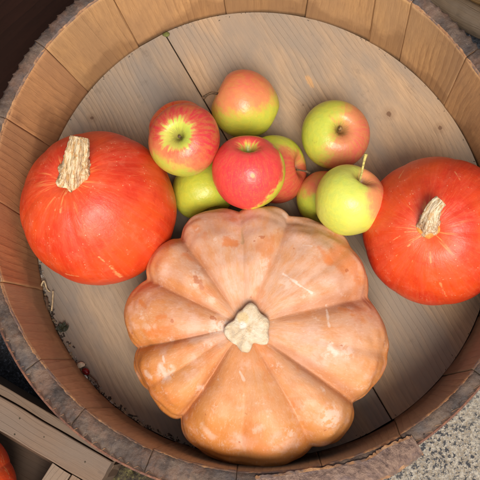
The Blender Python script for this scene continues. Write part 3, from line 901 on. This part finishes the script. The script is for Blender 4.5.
def apple(px, py, z, R, axis, label, mat, tall=.92, seed=0, stem=None, lob=.03, skew=0, stemr=.0012, calyx=True, stemcol=None):
    c = at(px, py, z); R = R * .001 * 1.075
    apples.append((c, R, label))
    root = empty('apple', c); tag(root, label, 'apple', 'apples piled in the tub')
    q = Vector(axis).normalized().to_track_quat('Z', 'Y')
    root.rotation_mode = 'QUATERNION'; root.rotation_quaternion = q
    n = 150; vs = []
    for i in range(n):
        th = 2 * PI * i / n
        for ra, za in APROF:
            x = math.cos(th) * ra; y = math.sin(th) * ra
            k = 1 + lob * math.cos(5 * th + seed) * (smoothstep(.2, -1, za) * .9 + smoothstep(.4, .9, za) * .5) + lob * .35 * math.cos(2 * th + seed * 2)
            qn = Vector((x * .9 + seed, y * .9, za * .9)); k *= 1 + .035 * noise.noise(qn)
            taper = 1 - .10 * smoothstep(.2, -1, za)
            sh = skew * x
            vs.append((x * R * k * taper, y * R * k * taper, (za * tall + (sh * .35 if ra > .02 else 0)) * R))
    me = mesh('skin', vs, grid_faces(n, len(APROF), True))
    bm = bmesh.new(); bm.from_mesh(me); bmesh.ops.remove_doubles(bm, verts=bm.verts, dist=.00002); bmesh.ops.recalc_face_normals(bm, faces=bm.faces); bm.to_mesh(me); bm.free()
    link('skin', me, mat, root)
    if stem:
        inv = q.inverted()
        path = [Vector((0, 0, R * .45 * tall))] + [inv @ (at(*s) - c) for s in stem]
        rs = [stemr * .9] * (len(path) - 1) + [stemr * 1.45]
        pp = catmull([tuple(v_) + (r_,) for v_, r_ in zip(path, rs)], 8)
        sweep_obj('stem', stemcol or M['twig'], root, [x_[:3] for x_ in pp], [x_[3] for x_ in pp], nseg=14, rough=.12, seed=seed)
    if calyx:
        vs = []; fs = []
        for k in range(5):
            a_ = 2 * PI * k / 5 + seed; d = Vector((math.cos(a_), math.sin(a_), 0)); s_ = Vector((-d.y, d.x, 0))
            b = len(vs); z0 = -R * tall * .80
            vs += [d * R * .03 - s_ * R * .05 + Vector((0, 0, z0)), d * R * .03 + s_ * R * .05 + Vector((0, 0, z0)), d * R * .12 + s_ * R * .03 + Vector((0, 0, z0 - R * .07)), d * R * .10 + Vector((0, 0, z0 - R * .16)), d * R * .12 - s_ * R * .03 + Vector((0, 0, z0 - R * .07))]
            fs += [(b, b + 1, b + 2, b + 4), (b + 4, b + 2, b + 3)]
        link('calyx', mesh('calyx', vs, fs), M['sepal'], root, False)
    return root


M['twig'] = plain('apple_stalk', (.13, .075, .035), .7, 500, .5)
M['paletwig'] = plain('pale_apple_stalk', (.50, .42, .12), .6, 400, .35)
M['stub'] = plain('stalk_stub', (.30, .17, .06), .7, 600, .7)
M['sepal'] = plain('sepal', (.06, .045, .025), .9, 500, .5)
GR = (.50, .52, .03); YG = (.62, .62, .045); PK = (.72, .10, .06); RD = (.66, .035, .035)


def loc(axis, v):
    return tuple(Vector(axis).normalized().to_track_quat('Z', 'Y').inverted() @ camdir(*v))


ax = camdir(-.22, .12, 1)
apple(185, 141, .1005, 34.6, ax, 'red and yellow apple on top of the pile, its green stalk hollow facing up', apple_mat('apple_skin', (1, 2, 3), (.45, .52, .07), (.60, .035, .045), loc(ax, (.25, .7, .15)), .50, .25, .0170, .45, yellow=(.60, .48, .09), stripe=.45),
      stem=[(179.2, 136.4, .123)], seed=1, stemr=.0011, tall=.9, calyx=False, lob=.03)
ax = camdir(-.3, .6, .5)
apple(180.5, 131.5, .0325, 31.5, ax, 'dark red apple with a yellow edge, almost hidden beneath the topmost red and yellow apple', apple_mat('apple_skin', (4, 2, 3), (.62, .52, .05), (.62, .035, .03), loc(ax, (.15, .9, .45)), .05, .25, 0, .2), seed=2)
ax = camdir(-.86, .42, .12)
apple(246, 104.5, .0355, 34.6, ax, 'yellow-green apple blushed pink on top, its brown stalk pointing left, backmost in the pile', apple_mat('apple_skin', (7, 2, 3), (.50, .51, .06), (.68, .12, .08), loc(ax, (-.15, .80, .6)), -.36, .26, 0, .62),
      stem=[(214, 93, .036), (207, 95, .037), (203, 98.5, .036)], seed=2.2, stemr=.0016, tall=.97, lob=.025)
ax = camdir(.3, -.8, .3)
apple(203, 189, .0325, 31.5, ax, 'plain green apple wedged low between the left red pumpkin and the big ribbed pumpkin', apple_mat('apple_skin', (7, 9, 3), (.44, .48, .05), (.5, .2, .05), loc(ax, (.1, .9, -.5)), -1.2, .1), seed=3, calyx=False)
ax = camdir(.0, .80, .60)
apple(248.5, 173.5, .093, 34.8, ax, 'pink-red apple in the middle of the pile, one yellow streak down its right side', apple_mat('apple_skin', (2.3, 5, 3), (.58, .58, .07), (.74, .05, .055), loc(ax, (-.6, .25, .75)), .13, .20, .0095, .12, yellow=(.72, .58, .06), stripe=.12, spec_dot=[(loc(ax, (.10, -.12, 1)), .085)]),
      seed=4, tall=.98, calyx=False, lob=.035, skew=0)
ax = camdir(.88, .10, .42)
apple(273.5, 170, .034, 34.2, ax, 'green-topped, dull red apple, thin stalk pointing right, behind the pink-red apple', apple_mat('apple_skin', (2, 1, 3), (.50, .53, .06), (.56, .07, .05), loc(ax, (.15, -.9, .45)), .12, .2, 0, .3, stripe=.3),
      stem=[(304.5, 171, .05), (309.5, 173, .048)], seed=5, stemr=.0011, tall=.92, calyx=False)
ax = camdir(.16, .16, 1)
apple(335, 135.5, .0345, 34.6, ax, 'green apple blushed pink at right, dark stalk hollow facing up, lying apart on boards', apple_mat('apple_skin', (2, 7, 3), (.48, .53, .07), (.66, .12, .09), loc(ax, (.85, -.35, .2)), -.20, .30, 0, .62),
      stem=[(340.5, 128.2, .062)], seed=6.2, stemr=.0015, tall=.9, calyx=False, stemcol=M['stub'], lob=.018)
ax = camdir(-.1, -.7, .4)
apple(325, 198, .029, 28.5, ax, 'small green apple with a pink top, half hidden behind the pale yellow-green apple', apple_mat('apple_skin', (2, 7, 8), (.44, .52, .06), (.68, .13, .08), loc(ax, (-.15, .9, .25)), -.50, .15, 0, .3), seed=7, calyx=False)
ax = camdir(.42, .74, .55)
apple(349.5, 201.5, .088, 33.8, ax, 'pale yellow-green apple with a long upright pale stalk, touching the right red pumpkin', apple_mat('apple_skin', (5, 7, 8), (.56, .62, .10), (.74, .16, .10), loc(ax, (.95, .12, .10)), -.58, .12, 0, .25, yellow=(.62, .62, .12)),
      stem=[(361.5, 174, .118), (363.5, 164, .126), (366, 154, .132)], seed=8.5, stemr=.0013, stemcol=M['paletwig'], tall=.95, calyx=False, lob=.025)
for i in range(len(apples)):
    for j in range(i):
        d = (apples[i][0] - apples[j][0]).length - (apples[i][1] + apples[j][1]) * .97
        if d < .004: print('gap', i, j, round(d * 1000, 1))
    for nm, c, r in (('L', c1, .078), ('R', c2, .075)):
        d = (apples[i][0] - Vector(c)).length - apples[i][1] - r
        if d < .004: print('gap', i, nm, round(d * 1000, 1))

# ------------------------------------------------------------------ bits lying in the tub
def bit(name, mat, pts_, r, label, cat, group=None, rough=.2, taper=.6):
    P = [at(*p_) for p_ in pts_]; o = P[0].copy()
    pp = catmull([tuple(p_ - o) for p_ in P], 8)
    n = len(pp)
    v, f, u = sweep(pp, [r * (1 - (1 - taper) * i / n) for i in range(n)], nseg=8, rough=rough)
    ob = link(name, mesh(name, v, f, u), mat); ob.location = o
    return tag(ob, label, cat, group)


straw = plain('straw', (.55, .42, .24), .7, 300, .3); brown = plain('twig_bark', (.10, .06, .035), .8, 300, .5)
bit('straw', straw, [(51.5, 311, .003), (52.5, 302, .004), (53, 291, .0045)], .0012, 'short pale upright straw at the left tub edge below the left red pumpkin', 'straw')
bit('straw', straw, [(41, 286, .006), (44, 281, .009), (47, 289, .005), (50, 292, .003)], .0010, 'bent yellowish straw tip right under the left red pumpkin', 'straw')
bit('twig', brown, [(88, 374, .004), (96, 381, .009), (99, 389, .007), (100, 400, .003)], .0007, 'thin curled brown twig beside the red berry', 'twig')
bit('twig', brown, [(45, 297, .003), (47, 303, .004), (47, 310, .003)], .0022, 'stubby dark twig lying next to the short pale straw', 'twig', rough=.5)
# berry
v0 = at(86, 371.5, .006)
bm = bmesh.new(); bmesh.ops.create_icosphere(bm, subdivisions=3, radius=.0034)
for v in bm.verts: v.co *= 1 + .12 * noise.noise(v.co * 500); v.co.x *= 1.4
me = bpy.data.meshes.new('berry'); bm.to_mesh(me); bm.free()
b = link('berry', me, plain('berry_skin', (.16, .008, .012), .25, 200, .5)); b.location = v0
b.rotation_euler = (0, 0, -.6)
tag(b, 'small dark red berry in the crack at the lower left tub edge', 'berry')
# dark lobed leaf
base = at(63, 331, .0012); vs = []; fs = []
for k, (a_, L) in enumerate(((150, .0075), (112, .0085), (75, .0095), (38, .0085))):
    d = polar(1, math.radians(a_), 0); s_ = Vector((-d.y, d.x, 0)); b0 = len(vs)
    for i in range(7):
        t = i / 6; w_ = .0026 * math.sin(PI * min(1, .12 + t * .86)) ** .7
        for q in (-1, 0, 1):
            vs.append(d * L * t + s_ * w_ * q + Vector((0, 0, .0008 + .003 * t * t + (.001 if q else 0) + k * .0003)))
    fs += [tuple(b0 + x for x in f) for f in grid_faces(7, 3)]
me = mesh('leaf', vs, fs); o = link('leaf', me, plain('dark_leaf', (.028, .030, .012), .6, 400, .5)); o.location = base
m_ = o.modifiers.new('th', 'SOLIDIFY'); m_.thickness = .0005
tag(o, 'small dark green lobed leaf on the floor boards at lower left', 'leaf')
for px, py, z, col, sc_, lb in ((194.5, 458.5, .014, (.55, .50, .02), .0032, 'tiny yellow-green bud at the foot of the big ribbed pumpkin'), (166, 34.5, .002, (.12, .13, .03), .003, 'olive moss crumb where the floor seam meets the upper wall'),
                                (83, 92, .002, (.65, .50, .14), .003, 'pale yellow crumb at the upper left floor edge'), (84, 377.5, .003, (.75, .72, .66), .0028, 'whitish seed crumb just below the red berry'), (81, 365, .004, (.60, .50, .36), .0036, 'tan seed husk just above the red berry')):
    bm = bmesh.new(); bmesh.ops.create_icosphere(bm, subdivisions=2, radius=sc_)
    for v in bm.verts: v.co *= 1 + .5 * noise.noise(v.co * 300 + Vector((px, 0, 0))); v.co.z *= .6; v.co.x *= 1.3
    me = bpy.data.meshes.new('crumb'); bm.to_mesh(me); bm.free()
    o = link('crumb', me, plain('crumb', col, .8, 300, .3)); o.location = at(px, py, z)
    tag(o, lb, 'crumb')
# loose dirt in the crack around the floor
rnd = random.Random(3); vs = []; fs = []; mi = []
for k in range(470):
    if k < 300: th = math.radians(rnd.uniform(183, 262))
    else: th = math.radians(rnd.uniform(0, 360))
    r = fr(CF, th) - abs(rnd.gauss(0, .0022)) - .0004
    s_ = rnd.uniform(.0004, .0015) * (rnd.uniform(.4, 1.5) if k < 300 else .4)
    c = polar(r, th, s_ * .4)
    ori = Matrix.Rotation(rnd.uniform(0, 6.28), 3, 'Z') @ Matrix.Rotation(rnd.uniform(-.6, .6), 3, 'X')
    b0 = len(vs)
    sx = rnd.uniform(.6, 2.4)
    for v in ((-1, -1, 0), (1, -.8, 0), (1.1, 1, 0), (-.8, .9, 0), (-.5, -.5, .9), (.6, -.4, .8), (.5, .6, .9), (-.5, .4, 1)):
        vs.append(c + ori @ Vector((v[0] * s_ * sx, v[1] * s_ * .7, v[2] * s_ * .7)))
    m0 = rnd.choice([0, 0, 0, 1, 2])
    for f in ((3, 2, 1, 0), (4, 5, 6, 7), (0, 1, 5, 4), (1, 2, 6, 5), (2, 3, 7, 6), (3, 0, 4, 7)): fs.append(tuple(b0 + i for i in f)); mi.append(m0)
o = link('dirt', mesh('dirt', vs, fs, None, mi), [plain('dark_dirt', (.05, .035, .025)), plain('tan_dirt', (.30, .22, .13)), plain('grey_dirt', (.30, .27, .23))], None, False)
tag(o, 'crumbs of dirt and chaff gathered along the floor edge of the tub', 'dirt', kind='stuff')

# ------------------------------------------------------------------ crate at lower left
CZ = .035
A = at(0, 396, CZ); B = at(112, 462, CZ)
d = (B - A).normalized(); nrm_ = Vector((d.y, -d.x, 0))      # towards the lower left, into the crate
if nrm_.dot(Vector((-1, -1, 0))) < 0: nrm_ = -nrm_
crate = empty('wooden_crate', Vector((B.x, B.y, GZ))); tag(crate, 'open grey-brown wooden crate with a thick top rail, cut off at the lower left corner', 'crate')
Tc = Matrix.Translation((-B.x, -B.y, -GZ))


def cplank(name, P0, P1, wdv, wd, th, mat=None, seed=0, color=(1, 1, 1), par=crate, Tm=Tc, **kw):
    me = plank_mesh(name, P0, P1, wdv, wd, th, seed=seed, **kw); me.transform(Tm)
    o = link(name, me, mat or M['crate'], par, False); o.color = (*color, 1); return o


A2 = A - d * .30
cplank('top_rail', A2, B, nrm_, .0305, .022, seed=1.3, color=(1.0, .95, .92), bev=.0014, segs=60)
u3 = Vector((0, 0, 1))
cplank('side_board', A2 - nrm_ * .0105 - u3 * .003, B + d * .002 - nrm_ * .0105 - u3 * .003, nrm_, .0095, .078, seed=2.9, color=(.80, .76, .72), segs=60)
cplank('side_board', A2 + nrm_ * .006 - u3 * .0225, B + nrm_ * .006 - u3 * .0225, nrm_, .012, .06, seed=5.1, color=(.55, .45, .38), segs=50)
cplank('inner_ledge', A2 + nrm_ * .0185 - u3 * .030, B - d * .004 + nrm_ * .0185 - u3 * .030, nrm_, .018, .012, seed=6.1, color=(.45, .34, .26), segs=50)
E0 = at(53, 462, CZ) + nrm_ * .0012
wd1 = .0225
cplank('cross_slat', E0, E0 + nrm_ * .2 - d * .01, d, wd1, .012, seed=8.2, color=(1.25, 1.2, 1.12), segs=40)
cplank('cross_slat', E0 + d * (wd1 + .0012), E0 + d * (wd1 + .0012) + nrm_ * .2 - d * .01, d, .03, .012, seed=9.6, color=(1.2, 1.13, 1.06), segs=40)
cplank('corner_post', B - d * .03 + nrm_ * .004 - u3 * .0235, B + nrm_ * .004 - u3 * .0235, nrm_, .024, .056, seed=11.3, color=(.9, .8, .7), segs=6)
for k in range(3):
    cplank('bottom_board', A2 + nrm_ * (.04 + k * .075) - u3 * .070, B + nrm_ * (.04 + k * .075) - u3 * .070, nrm_, .072, .008, seed=14.3 + k, color=(.42, .34, .28), segs=20)
# nail heads on the rail
for px, py in ((19.5, 418.5), (14.5, 434.5), (44, 437), (85, 462)):
    P_ = at(px, py, CZ + .0003)
    bm = bmesh.new(); bmesh.ops.create_cone(bm, cap_ends=True, segments=14, radius1=.0009, radius2=.0007, depth=.0006)
    me = bpy.data.meshes.new('nail'); bm.to_mesh(me); bm.free()
    me.transform(Matrix.Translation(P_ - Vector((B.x, B.y, GZ)))); link('nail', me, M['sepal'], crate, False)
c3 = at(-50, 490, .034)
c3.z = .034
ax3 = camdir(.5, .3, .8)
red_pumpkin(c3, .068, .062, ax3, 'red-orange pumpkin in the crate, only its rough right flank showing at the lower left corner', ((9, 2, 3), [(1, 461, 9, 474, .0012, .7), (5, 470, 10, 478, .0008, .7), (2, 455, 4, 462, .001, .5)]), 10, .02, 2.2)

# ------------------------------------------------------------------ dark box behind, upper left
bo = polar(1, math.radians(136), 0); bt = Vector((-bo.y, bo.x, 0)); b0 = bo * .288; b0.z = 0
root = empty('dark_crate', Vector((b0.x, b0.y, GZ)))
tag(root, 'almost black stained wooden box behind the upper left rim', 'box')
Td = Matrix.Translation((-root.location.x, -root.location.y, -GZ))
for k in range(3):
    q_ = b0 + bo * (.0 + k * .118)
    cplank('lid_board', q_ - bt * .45, q_ + bt * .45, bo, .1165, .012, M['dark'], seed=20 + k, par=root, Tm=Td, segs=20, bev=.002)
q_ = b0 + bo * .002 - u3 * .0125
cplank('side_panel', q_ - bt * .45, q_ + bt * .45, bo, .012, .037, M['dark'], seed=27, par=root, Tm=Td, segs=20)
# ------------------------------------------------------------------ round timbers behind, upper right
for k, (pts_, r, lb) in enumerate((([(392, -42), (424, -12), (456, 10), (492, 28), (540, 44)], .0165, 'thick weathered grey-brown round timber behind the upper right rim'),
                                   ([(430, -48), (462, -19), (496, -2), (545, 13)], .0155, 'ochre-brown round timber in the extreme upper right corner, behind the grey one'))):
    P = [at(px, py, -.004 - .0 * k) for px, py in pts_]; o0 = Vector((P[2].x, P[2].y, P[2].z - r))
    pp = catmull([tuple(p_ - o0) for p_ in P], 16)
    ob = sweep_obj('round_timber', M['ochre'], None, pp, [r] * len(pp), nseg=48, rough=.05, seed=k + 2)
    ob.location = o0; ob.color = (.62, .56, .50, 1) if k == 0 else (.95, .70, .36, 1)
    tag(ob, lb, 'timber', 'round timbers behind the tub')
